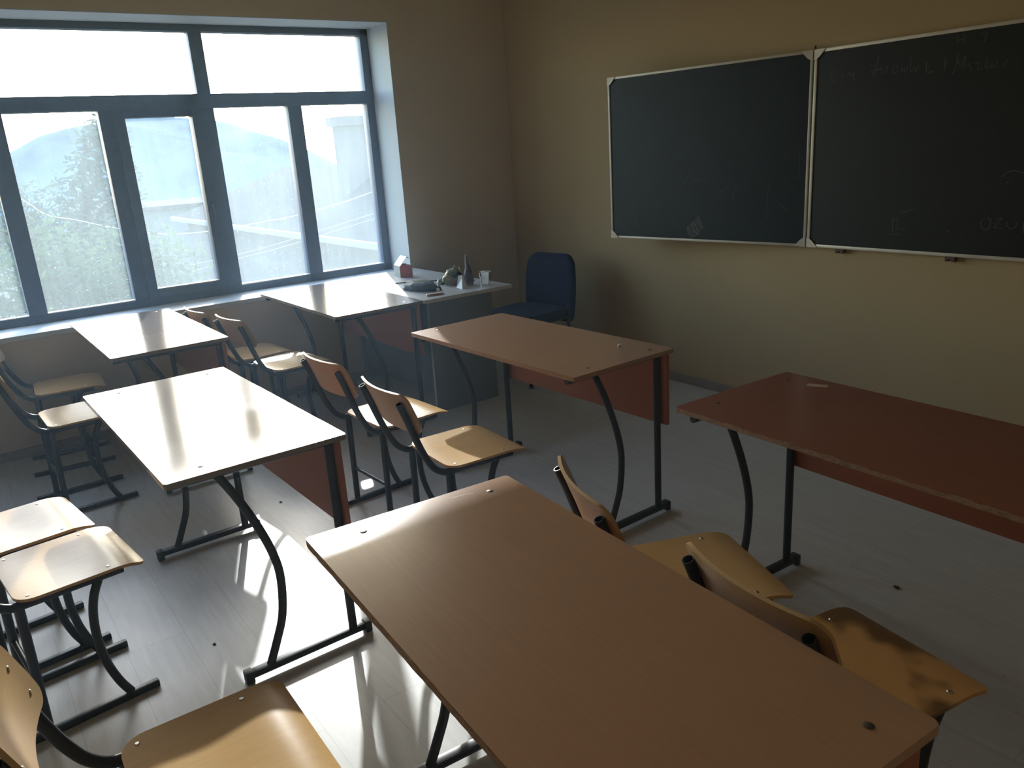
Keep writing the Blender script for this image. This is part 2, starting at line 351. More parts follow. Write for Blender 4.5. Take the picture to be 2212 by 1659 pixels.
# ---------------------------------------------------------------- school desks
def make_desk(L, mat, label, chipped=False, W=0.553):
    root = empty('school_desk'); tag(root, label, 'desk', 'two-seat school desks with curved legs')
    h = 0.75
    top = obj('tabletop', slab(B(), rrect(-L/2, L/2, -W/2, W/2, 0.009), h-0.018, h, bev=0.0015), mat, root, smooth=True)
    for sx in (-1, 1):
        for y in (-0.155, 0.19):
            bq = B(); disc(bq, (sx*0.532, y, h-0.0005), 0.0088, 0.0018); obj('screw', bq, M['screw'], top, smooth=True)
    if chipped:
        bq = B(); n = 60; prev = None; rnd = random.Random(5)
        for k in range(n+1):
            x = -L/2+0.02 + (L-0.04)*k/n; d = rnd.uniform(0, 0.003); zt = h-0.0005-rnd.uniform(0, 0.0045)
            ring_ = [bq.verts.new(q) for q in ((x, -W/2+0.003, h-0.0175), (x, -W/2-0.0008-d*0.4, h-0.017), (x, -W/2-0.0008-d*0.3, zt), (x, -W/2+0.003, zt))]
            if prev:
                for j in range(4): bq.faces.new((prev[j], prev[(j+1) % 4], ring_[(j+1) % 4], ring_[j]))
            else: bq.faces.new(ring_)
            prev = ring_
        bq.faces.new(prev); ce = obj('edge_strip', bq, M['chip'], top); ce['label'] = 'chipped particle board edge'
    obj('modesty_panel', box(B(), -0.565, 0.57, 0.2505, 0.2665, 0.415, h-0.0185, bev=0.0012), M['panel'], root, smooth=True)
    for sx in (-1, 1):
        x = sx*(L/2-0.062)
        obj('top_rail', tube(B(), [(x, -0.262, 0.7185), (x, 0.248, 0.7185)], 0.0125), M['steel'], root, smooth=True)
        path = smooth_path([(x, -0.118, 0.712), (x, -0.075, 0.63), (x, -0.025, 0.51), (x, 0.008, 0.40), (x, 0.018, 0.31), (x, 0.005, 0.19), (x, -0.028, 0.10), (x, -0.058, 0.032)], 5)
        obj('curved_leg', tube(B(), path, 0.0135), M['steel'], root, smooth=True)
        obj('straight_leg', tube(B(), [(x, 0.236, 0.708), (x, 0.236, 0.03)], 0.0145), M['steel'], root, smooth=True)
        fb = obj('foot_bar', box(B(), x-0.015, x+0.015, -0.125, 0.283, 0.014, 0.038, bev=0.006), M['steel'], root, smooth=True)
        for y0, y1 in ((-0.145, -0.118), (0.275, 0.300)):
            obj('end_cap', box(B(), x-0.018, x+0.018, y0, y1, 0.0, 0.042, bev=0.006), M['plastic'], fb, smooth=True)
    return root
desks = [
    ('C', 1.182, 'laminate', (2.5228, -1.7762, 0.03055), 'brown school desk in the front row with a chalk stub on its top', False),
    ('B', 1.2036, 'laminate_glare', (2.4590, -3.2092, 0.0228), 'school desk with dazzling white top, the nearer of two lined up left of centre', False),
    ('F', 1.199, 'laminate_glare', (0.6530, -1.8850, 0.0085), 'sunlit school desk pushed up against the grey teacher desk by the window corner', False),
    ('G', 1.204, 'laminate_glare', (0.6500, -3.0211, 0.0096), 'glaring school desk against the window sill, leftmost of the desks', False),
    ('D', 1.182, 'laminate', (4.2521, -3.0536, -0.0586), 'large brown school desk nearest the camera with a bright streak at its left end', True),
    ('E', 1.2012, 'laminate_red', (4.2246, -1.7716, -0.0345), 'dark reddish school desk with a chipped front edge below the main chalkboard', True),
]
for key, L, mk, (x, y, a), lab, chip in desks:
    d = make_desk(L, M[mk], lab, chip); d.location = (x, y, 0); d.rotation_euler.z = a
# pale scratch worn into the near desk's laminate
M['scratch'] = simple('pale_scratch', (0.60, 0.48, 0.40), 0.5)
nd = [o for o in bpy.data.objects if o.get('label', '').startswith('large brown school desk')][0]
b = B(); pl = [(-0.575, 0.035), (-0.592, 0.075), (-0.602, 0.102)]
nt_ = [o for o in nd.children if o.name.startswith('tabletop')][0]
pl = [(-0.560, 0.092), (-0.556, 0.122), (-0.548, 0.150)]
for (xa, ya), (xb, yb) in zip(pl, pl[1:]):
    b.faces.new([b.verts.new(q) for q in ((xa-0.0009, ya, 0.7502), (xa+0.0009, ya, 0.7502), (xb+0.0009, yb, 0.7502), (xb-0.0009, yb, 0.7502))])
obj('scratch', b, M['scratch'], nt_)
# little scrap of clear tape on the reddish desk
M['tape'] = simple('yellowed_tape', (0.58, 0.40, 0.26), 0.2, var=0.08)
b = slab(B(), [(-0.035, -0.014), (0.032, -0.017), (0.036, 0.012), (-0.030, 0.016)], 0, 0.0006)
tp = obj('tape_scrap', b, M['tape']); tag(tp, 'scrap of yellowed sticky tape on the dark reddish desk', 'tape'); tp.location = (3.806, -1.547, 0.7502); tp.rotation_euler.z = 0.5

# ---------------------------------------------------------------- plywood school chairs
TUBEP = [(0.275, 0.434), (0.12, 0.434), (0.0, 0.434), (-0.035, 0.441), (-0.068, 0.466), (-0.096, 0.512), (-0.117, 0.560), (-0.139, 0.620), (-0.161, 0.685), (-0.183, 0.742)]
def ytube(z):
    for (ya, za), (yb, zb) in zip(TUBEP[3:], TUBEP[4:]):
        if za <= z <= zb: return ya+(yb-ya)*(z-za)/(zb-za)
    (ya, za), (yb, zb) = TUBEP[-2], TUBEP[-1]
    return yb+(yb-ya)*(z-zb)/(zb-za)
def grid_shell(rows, thick):
    """rows: list of lists of (top point, normal) -> closed thin plywood shell"""
    bm = B(); T = []; U = []
    for row in rows:
        T.append([bm.verts.new(p) for p, n in row]); U.append([bm.verts.new(Vector(p)-Vector(n)*thick) for p, n in row])
    nr, nc = len(rows), len(rows[0])
    for i in range(nr-1):
        for j in range(nc-1):
            bm.faces.new((T[i][j], T[i][j+1], T[i+1][j+1], T[i+1][j])); bm.faces.new((U[i][j], U[i+1][j], U[i+1][j+1], U[i][j+1]))
    per = [(0, j) for j in range(nc)] + [(i, nc-1) for i in range(1, nr)] + [(nr-1, j) for j in range(nc-2, -1, -1)] + [(i, 0) for i in range(nr-2, 0, -1)]
    for k in range(len(per)):
        a, c = per[k], per[(k+1) % len(per)]
        bm.faces.new((T[a[0]][a[1]], U[a[0]][a[1]], U[c[0]][c[1]], T[c[0]][c[1]]))
    return bm
def make_chair(label, back_mat='ply_pale', seat_mat='ply', hz=0.182):
    root = empty('school_chair'); tag(root, label, 'chair', 'plywood school chairs on dark tube frames')
    # seat
    y0, y1, HW = -0.012, 0.335, hz
    ys = [y0 + (y1-y0)*(0.5-0.5*math.cos(math.pi*k/22)) for k in range(23)]
    def hw(y):
        w = HW; Rb, Rf = 0.055, 0.020
        if y < y0+Rb: d = y-y0; w = HW-Rb+math.sqrt(max(0, Rb*Rb-(Rb-d)**2))
        if y > y1-Rf: d = y1-y; w = HW-Rf+math.sqrt(max(0, Rf*Rf-(Rf-d)**2))
        return w
    def sz(x, y):
        z = 0.4565 - 0.006*math.exp(-((y-0.13)/0.09)**2)*(1-(x/HW)**2)
        if y > 0.255: z -= 2.6*(y-0.255)**2
        return z
    rows = []
    for y in ys:
        w = hw(y); row = []
        for k in range(17):
            x = -w + 2*w*k/16
            dz = (sz(x, y+0.002)-sz(x, y-0.002))/0.004; n = Vector((0, -dz, 1)).normalized(); row.append((Vector((x, y, sz(x, y))), n))
        rows.append(row)
    seat = obj('seat', grid_shell(rows, 0.0095), M[seat_mat], root, smooth=True)
    for x in (-0.153, 0.153):
        for y in (0.022, 0.238):
            q = B(); disc(q, (x, y, sz(x, y)-0.0005), 0.0055, 0.002); obj('rivet', q, M['rivet'], seat, smooth=True)
    # backrest, bowed backwards, in front of the two tube ends
    z0, z1, BW = 0.618, 0.778, 0.191; rows = []
    zs = [z0+(z1-z0)*(0.5-0.5*math.cos(math.pi*k/16)) for k in range(17)]
    for z in zs:
        Rc = 0.034; w = BW
        dt, db = z1-z, z-z0
        if dt < Rc: w = BW-Rc+math.sqrt(max(0, Rc*Rc-(Rc-dt)**2))
        if db < Rc: w = min(w, BW-Rc+math.sqrt(max(0, Rc*Rc-(Rc-db)**2)))
        row = []
        for k in range(17):
            x = -w+2*w*k/16
            yb = ytube(z)+0.0142+0.0095+0.009-0.034*(1-(x/BW)**2)
            n = Vector((-0.068*x/BW/BW, 1.0, 0.27)).normalized()
            row.append((Vector((x, yb, z)), n))
        rows.append(row)
    back = obj('backrest', grid_shell(rows, 0.009), M[back_mat], root, smooth=True)
    for x in (-0.160, 0.160):
        for z in (0.655, 0.718):
            q = B(); disc(q, (0, 0, 0), 0.0055, 0.002)
            rv = obj('rivet', q, M['rivet'], back, smooth=True)
            rv.location = (x, ytube(z)+0.0142+0.0095+0.009-0.034*(1-(x/BW)**2)-0.0008, z); rv.rotation_euler = (R(-75), 0, 0)
    for s in (-1, 1):
        pts = [(s*(0.155+0.008*max(0, (z-0.45)/0.30)), y, z) for y, z in TUBEP]
        obj('side_tube', tube(B(), smooth_path(pts, 5), 0.0132, hollow=True), M['steel2'], root, smooth=True)
        obj('rear_leg', tube(B(), [(s*0.155, -0.006, 0.43), (s*0.155, -0.012, 0.02)], 0.0138), M['steel2'], root, smooth=True)
        fl = smooth_path([(s*0.155, 0.205, 0.428), (s*0.155, 0.182, 0.378), (s*0.155, 0.168, 0.31), (s*0.155, 0.166, 0.23), (s*0.155, 0.176, 0.147), (s*0.155, 0.198, 0.073), (s*0.155, 0.222, 0.022)], 4)
        obj('front_leg', tube(B(), fl, 0.0130), M['steel2'], root, smooth=True)
        obj('foot_bar', box(B(), s*0.155-0.011, s*0.155+0.011, -0.105, 0.305, 0.0, 0.023, bev=0.004), M['steel2'], root, smooth=True)
    obj('stretcher', tube(B(), [(-0.15, -0.009, 0.18), (0.15, -0.009, 0.18)], 0.009), M['steel2'], root, smooth=True)
    return root
proto = make_chair('x')
chairs = [
    ((2.733, -2.454, -0.042), 'plywood school chair with a half sunlit seat, behind the desk that holds the chalk'),
    ((2.143, -2.448, 0.057), 'plywood school chair just left of the one with the half sunlit seat'),
    ((0.832, -2.443, 0.114), 'plywood school chair with gleaming seat, right of the two behind the window corner desk'),
    ((0.408, -2.511, 0.079), 'plywood school chair closest to the window behind the window corner desk'),
    ((2.697, -3.883, 0.12), 'plywood school chair at the left photo edge, its curved legs in full view'),
    ((2.306, -3.959, 0.141), 'plywood school chair at the left edge whose seat is overlapped by the nearer seat'),
    ((0.963, -3.589, 0.04), 'plywood school chair with a shiny seat corner hidden behind the dazzling middle desk'),
    ((0.264, -3.557, -0.071), 'plywood school chair in shade against the wall under the leftmost pane'),
    ((3.856, -3.749, -0.014), 'plywood school chair in the bottom left corner with a large yellow sunlit seat'),
    ((3.945, -2.497, -0.389), 'turned plywood school chair beyond the middle of the nearest desk, backrest edge catching light'),
    ((4.479, -2.562, -0.162), 'plywood school chair with a darkly stained orange seat beyond the nearest desk'),
]
for i, ((x, y, a), lab) in enumerate(chairs):
    c = proto if i == 0 else copy_tree(proto)
    c.location = (x, y, 0); c.rotation_euler.z = a; c['label'] = lab

# the seat with dark stains of the chair beyond the nearest desk (slot on the object, the mesh stays shared)
def stained():
    mt, nt, b, out = new_mat('stained_birch_plywood'); setc(b, (0.5, 0.27, 0.09), 0.3, 0, 0.3)
    n = noise(nt, 7.5, 2, 0.4); r = ramp(nt, n.outputs['Fac'], [(0.36, (0.16, 0.085, 0.03)), (0.47, (0.50, 0.27, 0.09)), (0.8, (0.56, 0.31, 0.11))])
    nt.links.new(r.outputs[0], b.inputs['Base Color']); return mt
for ch_ in c.children:
    if ch_.name.startswith('seat'):
        ch_.material_slots[0].link = 'OBJECT'; ch_.material_slots[0].material = stained(); ch_['label'] = 'seat with dark stains'
# crumbs on the floor
M['crumb'] = simple('dark_crumb', (0.07, 0.05, 0.04), 0.9)
for (x, y, sz_, lab) in ((4.031, -1.350, 0.012, 'dark crumb on the bare floor below the dark reddish desk'), (2.712, -3.358, 0.007, 'tiny grey crumb on the floor left of the dazzling desk foot bar'), (1.725, -2.754, 0.009, 'small dirt speck on the floor under the dazzling desk')):
    b = B(); r_ = bmesh.ops.create_icosphere(b, subdivisions=2, radius=1.0); rn_ = random.Random(int(x*100))
    for v in r_['verts']:
        k_ = rn_.uniform(0.7, 1.25); v.co = Vector((v.co.x*sz_*k_, v.co.y*sz_*0.7*k_, sz_*0.3+v.co.z*sz_*0.3*k_ if v.co.z > 0 else sz_*0.3+v.co.z*sz_*0.3))
    o = obj('crumb', b, M['crumb']); o.location = (x, y, 0.0); tag(o, lab, 'crumb')

# ---------------------------------------------------------------- teacher's desk
td = empty('teacher_desk', (0.64, -1.28, 0)); tag(td, 'grey-topped teacher desk in the corner between window and chalkboard wall', 'desk')
o_ = Vector(td.location)
def tb(name, x0, x1, y0, y1, z0, z1, mat, bev=0.0015, label=None):
    o = obj(name, box(B(), x0-o_.x, x1-o_.x, y0-o_.y, y1-o_.y, z0, z1, bev=bev), mat, td, smooth=True)
    if label: o['label'] = label
    return o
tb('desktop', 0.018, 1.262, -1.600, -0.968, 0.730, 0.752, M['desk_top'])
tb('side_panel', 1.105, 1.123, -1.500, -1.035, 0.0, 0.7295, M['desk_side'])
tb('side_panel', 0.075, 0.093, -1.500, -1.035, 0.0, 0.7295, M['desk_side'])
tb('edge_band', 1.1045, 1.1235, -1.5025, -1.5002, 0.0, 0.7295, M['desk_top'], bev=0, label='pale edge strip')
tb('front_panel', 0.0935, 1.1045, -1.470, -1.452, 0.10, 0.7295, M['desk_side'])
# things on it -------------------------------------------------------
M['red_card'] = simple('red_cardboard', (0.42, 0.045, 0.055), 0.45, var=0.08)
M['white_card'] = simple('white_cardboard', (0.80, 0.82, 0.84), 0.5, var=0.03)
M['grey_card'] = simple('grey_cardboard', (0.30, 0.33, 0.33), 0.6, var=0.1)
BXA, BXB, BXC = Vector((0.355, -1.267, 0)), Vector((0.398, -1.196, 0)), Vector((0.232, -1.250, 0))
rb = empty('open_box', (0.355, -1.267, 0.7525)); tag(rb, 'small red box with its white lid flipped up, on the teacher desk beside the window', 'box')
uB, uC, hb = BXB-BXA, BXC-BXA, 0.082
def panel(name, p0, e1, e2, th, mat, par):
    """thin board spanned by edges e1 and e2 from p0"""
    nrm = e1.cross(e2).normalized()*th; b = B()
    q = [p0, p0+e1, p0+e1+e2, p0+e2]; a = [b.verts.new(v) for v in q]; c = [b.verts.new(v+nrm) for v in q]
    b.faces.new(a); b.faces.new(c[::-1])
    for k in range(4): b.faces.new((a[k], a[(k+1) % 4], c[(k+1) % 4], c[k]))
    return obj(name, b, mat, par)
Z = Vector((0, 0, hb)); O = Vector((0, 0, 0))
f1 = panel('front_face', O, uB, Z, 0.002, M['red_card'], rb)
panel('end_face', O, uC, Z*0.93, -0.002, M['grey_card'], rb)
panel('back_face', uC, uB, Z, -0.002, M['red_card'], rb)
panel('inner_face', uB, uC, Z, 0.002, M['grey_card'], rb)
panel('bottom', O, uB, uC, 0.002, M['grey_card'], rb)
lv = uB*0.65+Vector((0, 0, 0.066))
ld = panel('lid', Z*0.95, uC, lv, 0.002, M['white_card'], rb)
panel('lid_flap', Z*0.95+lv, uC, uB*0.18+Vector((0, 0, -0.012)), 0.002, M['grey_card'], ld)
ctr = uB*0.66+Z*0.62; eu = uB.normalized(); nn_ = Vector((eu.y, -eu.x, 0))*0.0022
b = B(); tube(b, [ctr+nn_+eu*0.014*math.cos(a*math.pi/7)+Vector((0, 0, 0.012*math.sin(a*math.pi/7))) for a in range(-1, 9)], 0.0016, 6)
tube(b, [ctr+nn_+eu*-0.008+Vector((0, 0, -0.016)), ctr+nn_+eu*0.008+Vector((0, 0, -0.017))], 0.004, 6)
em = obj('printed_emblem', b, simple('faded_pink_print', (0.55, 0.30, 0.28), 0.5), f1); em['label'] = 'pale arc mark printed on red'

def lumpy(bm, c, sx, sy, sz, seed, rough=0.15, sub=3, flat=True, freq=3.0):
    from mathutils import noise as nz
    r = bmesh.ops.create_icosphere(bm, subdivisions=sub, radius=1.0)
    for v in r['verts']:
        n = nz.noise(Vector(v.co)*freq*0.5+Vector((seed, seed, seed)))*rough*1.6 + nz.noise(Vector(v.co)*freq*2+Vector((seed, 1, seed)))*rough*0.6
        q = v.co*(1+n); z = q.z
        if flat and z < -0.55: z = -0.55
        v.co = Vector((c[0]+q.x*sx, c[1]+q.y*sy, c[2]+(z+(0.55 if flat else 0))*sz))
    return bm
M['bag_dark'] = simple('dark_blue_grey_cloth', (0.045, 0.06, 0.085), 0.75, var=0.25, scale=30)
M['bag_olive'] = simple('olive_grey_cloth', (0.17, 0.19, 0.13), 0.8, var=0.2, scale=25)
pb = empty('cloth_pouch', (0.905, -1.420, 0.7525), 0.10); tag(pb, 'dark crumpled pouch with an olive patch lying on the teacher desk', 'bag')
b = lumpy(B(), (0, 0, 0), 0.135, 0.085, 0.040, 3.1, 0.22, 4, freq=2.5)
bd = obj('pouch_body', b, M['bag_dark'], pb, smooth=True, autos=False)
b = lumpy(B(), (-0.005, 0.0, 0.020), 0.085, 0.055, 0.028, 8.4, 0.15, 3, freq=2.5)
obj('patch', b, M['bag_olive'], pb, smooth=True, autos=False)
b = lumpy(B(), (0.128, 0.045, 0.0), 0.018, 0.016, 0.018, 5, 0.1, 3); obj('knot', b, M['plastic'], pb, smooth=True)

def wrapper_mat():
    mt, nt, bq, out = new_mat('printed_snack_foil'); setc(bq, (0.2, 0.25, 0.12), 0.32, 0.25)
    n = noise(nt, 22, 3, 0.5); r = ramp(nt, n.outputs['Fac'], [(0.38, (0.03, 0.035, 0.06)), (0.43, (0.20, 0.24, 0.15)), (0.55, (0.28, 0.31, 0.22)), (0.62, (0.30, 0.10, 0.07)), (0.68, (0.42, 0.42, 0.40))])
    nt.links.new(r.outputs[0], bq.inputs['Base Color']); n2 = noise(nt, 40, 4, 0.6); bump(nt, bq, n2.outputs['Fac'], 0.6, 0.004); return mt
M['foil'] = wrapper_mat()
sb = empty('snack_bag', (0.930, -1.195, 0.7525), 0.3); tag(sb, 'crumpled printed snack bag standing upright on the teacher desk', 'bag')
b = lumpy(B(), (0, 0, 0), 0.062, 0.058, 0.066, 1.7, 0.25, 4, freq=3)
obj('bag_body', b, M['foil'], sb, smooth=True, autos=False)
b = B(); from mathutils import noise as nz_
n = 9; rows = []
for i in range(n):
    t_ = i/(n-1)*0.45; row = []
    for j in range(n):
        s_ = j/(n-1)-0.5; w_ = 0.055*(1-t_)**0.8*1.5+0.006
        p_ = Vector((0.022+0.035*t_+s_*w_*1.1, 0.015+0.012*math.sin(s_*9+t_*5), 0.06+0.135*t_+0.01*math.sin(s_*14)))
        row.append((p_, Vector((0.2, -1, 0)).normalized()))
    rows.append(row)
obj('torn_top', grid_shell(rows, 0.0015), M['foil'], sb, smooth=True, autos=False)
b = lumpy(B(), (-0.085, -0.02, 0), 0.030, 0.022, 0.022, 2.2, 0.35, 3, freq=4); obj('torn_corner', b, M['foil'], sb, smooth=True, autos=False)

cw_ = empty('crumpled_wrapper', (1.055, -1.150, 0.7525)); tag(cw_, 'dark twisted plastic wrapper rising to a point beside the snack bag', 'wrapper')
b = lathe(B(), (0, 0, 0), [(0.0, 0.012), (0.030, 0.010), (0.043, 0.035), (0.038, 0.075), (0.024, 0.115), (0.013, 0.155), (0.007, 0.190), (0.0, 0.208)], 26)
bmesh.ops.subdivide_edges(b, edges=b.edges[:], cuts=1, use_grid_fill=True)
for v in b.verts:
    k_ = nz_.noise(v.co*38)*0.45+nz_.noise(v.co*90)*0.2
    v.co.x *= (1+k_)*0.72; v.co.y *= (1+k_*0.9)*0.72; v.co.x -= v.co.z*0.10; v.co.z = max(0.001, v.co.z-0.008)
obj('wrapper_body', b, simple('dark_printed_plastic', (0.085, 0.065, 0.085), 0.35, var=0.6, scale=45), cw_, smooth=True, autos=False)

def clear_plastic():
    mt = bpy.data.materials.new('thin_clear_plastic'); mt.use_nodes = True; nt = mt.node_tree; nt.nodes.clear()
    out = nt.nodes.new('ShaderNodeOutputMaterial'); tr = nt.nodes.new('ShaderNodeBsdfTransparent'); gl = nt.nodes.new('ShaderNodeBsdfGlossy'); df = nt.nodes.new('ShaderNodeBsdfTranslucent')
    gl.inputs['Roughness'].default_value = 0.12; df.inputs[0].default_value = (0.8, 0.8, 0.78, 1)
    mx = nt.nodes.new('ShaderNodeMixShader'); mx.inputs[0].default_value = 0.25; nt.links.new(tr.outputs[0], mx.inputs[1]); nt.links.new(df.outputs[0], mx.inputs[2])
    fr_ = nt.nodes.new('ShaderNodeFresnel'); fr_.inputs[0].default_value = 1.45
    m2 = nt.nodes.new('ShaderNodeMixShader'); nt.links.new(fr_.outputs[0], m2.inputs[0]); nt.links.new(mx.outputs[0], m2.inputs[1]); nt.links.new(gl.outputs[0], m2.inputs[2])
    nt.links.new(m2.outputs[0], out.inputs[0]); return mt
M['clear'] = clear_plastic()
b = lathe(B(), (0, 0, 0), [(0.0, 0.001), (0.026, 0.001), (0.028, 0.003), (0.037, 0.082), (0.039, 0.084), (0.0395, 0.081), (0.0365, 0.080), (0.0275, 0.004), (0.0, 0.003)], 28)
cup = obj('plastic_cup', b, M['clear'], smooth=True); tag(cup, 'clear disposable plastic cup at the right end of the teacher desk', 'cup'); cup.location = (1.125, -1.075, 0.7525)
b = B(); pv = [b.verts.new(q) for q in ((-0.03, -0.02, 0.0), (0.055, -0.03, 0.0), (0.03, 0.03, 0.002), (-0.02, 0.02, 0.075), (-0.028, 0.0, 0.072))]
b.faces.new((pv[0], pv[1], pv[3], pv[4])); b.faces.new((pv[1], pv[2], pv[3])); b.faces.new((pv[0], pv[4], pv[3], pv[2]))
b.faces.new((pv[0], pv[2], pv[1]))
pap = obj('folded_paper', b, M['white_card']); tag(pap, 'folded scrap of white paper standing between snack bag and plastic cup', 'paper'); pap.location = (1.085, -1.230, 0.7527)
b = box(B(), -0.055, 0.055, -0.011, 0.011, 0, 0.014, bev=0.003); er = obj('eraser_stick', b, simple('pale_pink_plastic', (0.66, 0.52, 0.50), 0.5), smooth=True)
tag(er, 'pale pink stick lying at the front edge of the teacher desk', 'eraser'); er.location = (1.172, -1.475, 0.7525); er.rotation_euler.z = R(78)
b = box(B(), -0.0545, 0.0545, -0.0006, 0.0006, 0.004, 0.009); st = obj('stripe', b, simple('red_stripe_print', (0.45, 0.12, 0.12), 0.5), er); st.location = (0, -0.0112, 0); st.scale = (0.7, 1, 1)
b = lumpy(B(), (0, 0, 0), 0.012, 0.011, 0.012, 4, 0.2, 3); pbk = obj('paper_ball', b, M['white_card'], smooth=True); tag(pbk, 'tiny white paper ball beside the dark pouch', 'paper ball'); pbk.location = (1.055, -1.385, 0.7525)
def pen(x, y, a, Lp, mat, lab):
    b = tube(B(), [(0, 0, 0.004), (Lp*0.9, 0, 0.004), (Lp, 0, 0.004)], 0.004, 10, radii=[0.0038, 0.0038, 0.001]); o = obj('pen', b, mat, smooth=True); tag(o, lab, 'pen'); o.location = (x, y, 0.7525); o.rotation_euler.z = a
pen(0.560, -1.420, R(62), 0.125, M['plastic'], 'dark pen lying left of the pouch, near the open red box')
pen(0.690, -1.235, R(58), 0.150, M['plastic'], 'dark pen lying behind the pouch, pointing at the snack bag')

# chalk bits on the front desk
b = tube(B(), [(0, 0, 0.006), (0.0, 0.0, 0.019)], 0.0065, 12); ck = obj('chalk_piece', b, M['chalk_bright'], smooth=True); tag(ck, 'stub of white chalk on the front-row brown desk', 'chalk')
ck.location = (2.9200, -1.618, 0.7435)

# ---------------------------------------------------------------- office chair
oc = empty('office_chair', (0.90, -0.57, 0), R(98)); tag(oc, 'navy blue upholstered chair standing in the corner behind the teacher desk', 'chair')
# backrest: upholstered pad, faces -x, tapering a little to the bottom
bm = B()
def pad(bm, w_of, h0, h1, thick, n1=22, n2=16):
    F = []; K = []
    for i in range(n1+1):
        t_ = i/n1; h = h0+(h1-h0)*(0.5-0.5*math.cos(math.pi*t_)); rowF = []; rowK = []
        dt, db = h1-h, h-h0; Rt, Rb_ = 0.085, 0.05; w = w_of(h)
        if dt < Rt: w = w-Rt+math.sqrt(max(0, Rt*Rt-(Rt-dt)**2))
        if db < Rb_: w = min(w, w_of(h)-Rb_+math.sqrt(max(0, Rb_*Rb_-(Rb_-db)**2)))
        for j in range(n2+1):
            s_ = -math.cos(math.pi*j/n2); y = w*s_
            e = min(dt, db, max(0.0, (w-abs(y)))); bulge = thick/2*min(1.0, math.sqrt(max(0.0, min(e/0.035, 1.0)))) if e < 0.035 else thick/2
            c_ = 0.03*(y/0.23)**2
            rowF.append(bm.verts.new((-c_-bulge-0.002, y, h))); rowK.append(bm.verts.new((-c_+bulge+0.002, y, h)))
        F.append(rowF); K.append(rowK)
    for i in range(n1):
        for j in range(n2):
            bm.faces.new((F[i][j], F[i][j+1], F[i+1][j+1], F[i+1][j])); bm.faces.new((K[i][j], K[i+1][j], K[i+1][j+1], K[i][j+1]))
    per = [(0, j) for j in range(n2+1)] + [(i, n2) for i in range(1, n1+1)] + [(n1, j) for j in range(n2-1, -1, -1)] + [(i, 0) for i in range(n1-1, 0, -1)]
    for k in range(len(per)):
        a, c = per[k], per[(k+1) % len(per)]; bm.faces.new((F[a[0]][a[1]], K[a[0]][a[1]], K[c[0]][c[1]], F[c[0]][c[1]]))
    return bm
pad(bm, lambda h: 0.240-0.022*((h-0.22)/0.22)**2, 0.0, 0.475, 0.06)
bk = obj('backrest', bm, M['blue'], oc, smooth=True, autos=False); bk.location = (0.225, 0.0, 0.365); bk.rotation_euler = (0, R(5), 0)
b = slab(B(), rrect(-0.26, 0.175, -0.225, 0.225, 0.07, 7), 0.420, 0.487, bev=0.018)
obj('seat', b, M['blue'], oc, smooth=True)
for s in (-1, 1):
    obj('rear_leg', tube(B(), smooth_path([(0.0, s*0.18, 0.41), (0.15, s*0.185, 0.408), (0.185, s*0.19, 0.37), (0.235, s*0.215, 0.01)], 5), 0.0115), M['steel2'], oc, smooth=True)
    obj('front_leg', tube(B(), smooth_path([(0.0, s*0.19, 0.41), (-0.20, s*0.19, 0.41), (-0.235, s*0.20, 0.37), (-0.25, s*0.225, 0.01)], 5), 0.0115), M['steel2'], oc, smooth=True)
    obj('back_bar', tube(B(), smooth_path([(0.12, s*0.11, 0.405), (0.185, s*0.11, 0.408), (0.205, s*0.11, 0.425), (0.212, s*0.11, 0.46)], 5), 0.010), M['steel2'], oc, smooth=True)
    for xx, yy_ in ((-0.25, 0.225), (0.235, 0.215)):
        q = B(); disc(q, (xx, s*yy_, 0.0), 0.016, 0.014, dome=False); obj('foot_glide', q, M['plastic'], oc)

# ---------------------------------------------------------------- chalkboards
def frame_bars(bm, x0, x1, z0, z1, w, y0, y1):
    box(bm, x0, x1, y0, y1, z0, z0+w, bev=0.002); box(bm, x0, x1, y0, y1, z1-w, z1, bev=0.002)
    box(bm, x0, x0+w, y0, y1, z0+w, z1-w, bev=0.002); box(bm, x1-w, x1, y0, y1, z0+w, z1-w, bev=0.002)
def ribbon(bm, pts, w, y):
    pts = [Vector((p[0], 0, p[1])) for p in pts]
    if len(pts) > 2: pts = smooth_path(pts, 4)
    L_, R_ = [], []
    for i, p in enumerate(pts):
        t_ = (pts[min(i+1, len(pts)-1)]-pts[max(i-1, 0)]).normalized(); n_ = Vector((-t_.z, 0, t_.x))*w*0.5
        L_.append(bm.verts.new((p.x+n_.x, y, p.z+n_.z))); R_.append(bm.verts.new((p.x-n_.x, y, p.z-n_.z)))
    for i in range(len(pts)-1): bm.faces.new((L_[i], R_[i], R_[i+1], L_[i+1]))
def bracket(bm, x, z, sx, sz, y0, y1):
    ol = [(x, z), (x+sx*0.062, z), (x+sx*0.050, z+sz*0.016), (x+sx*0.030, z+sz*0.036), (x+sx*0.012, z+sz*0.048), (x, z+sz*0.050)]
    a = [bm.verts.new((p, y0, q)) for p, q in ol]; c = [bm.verts.new((p, y1, q)) for p, q in ol]; bm.faces.new(a); bm.faces.new(c[::-1])
    for i in range(len(ol)): bm.faces.new((a[i], a[(i+1) % 6], c[(i+1) % 6], c[i]))
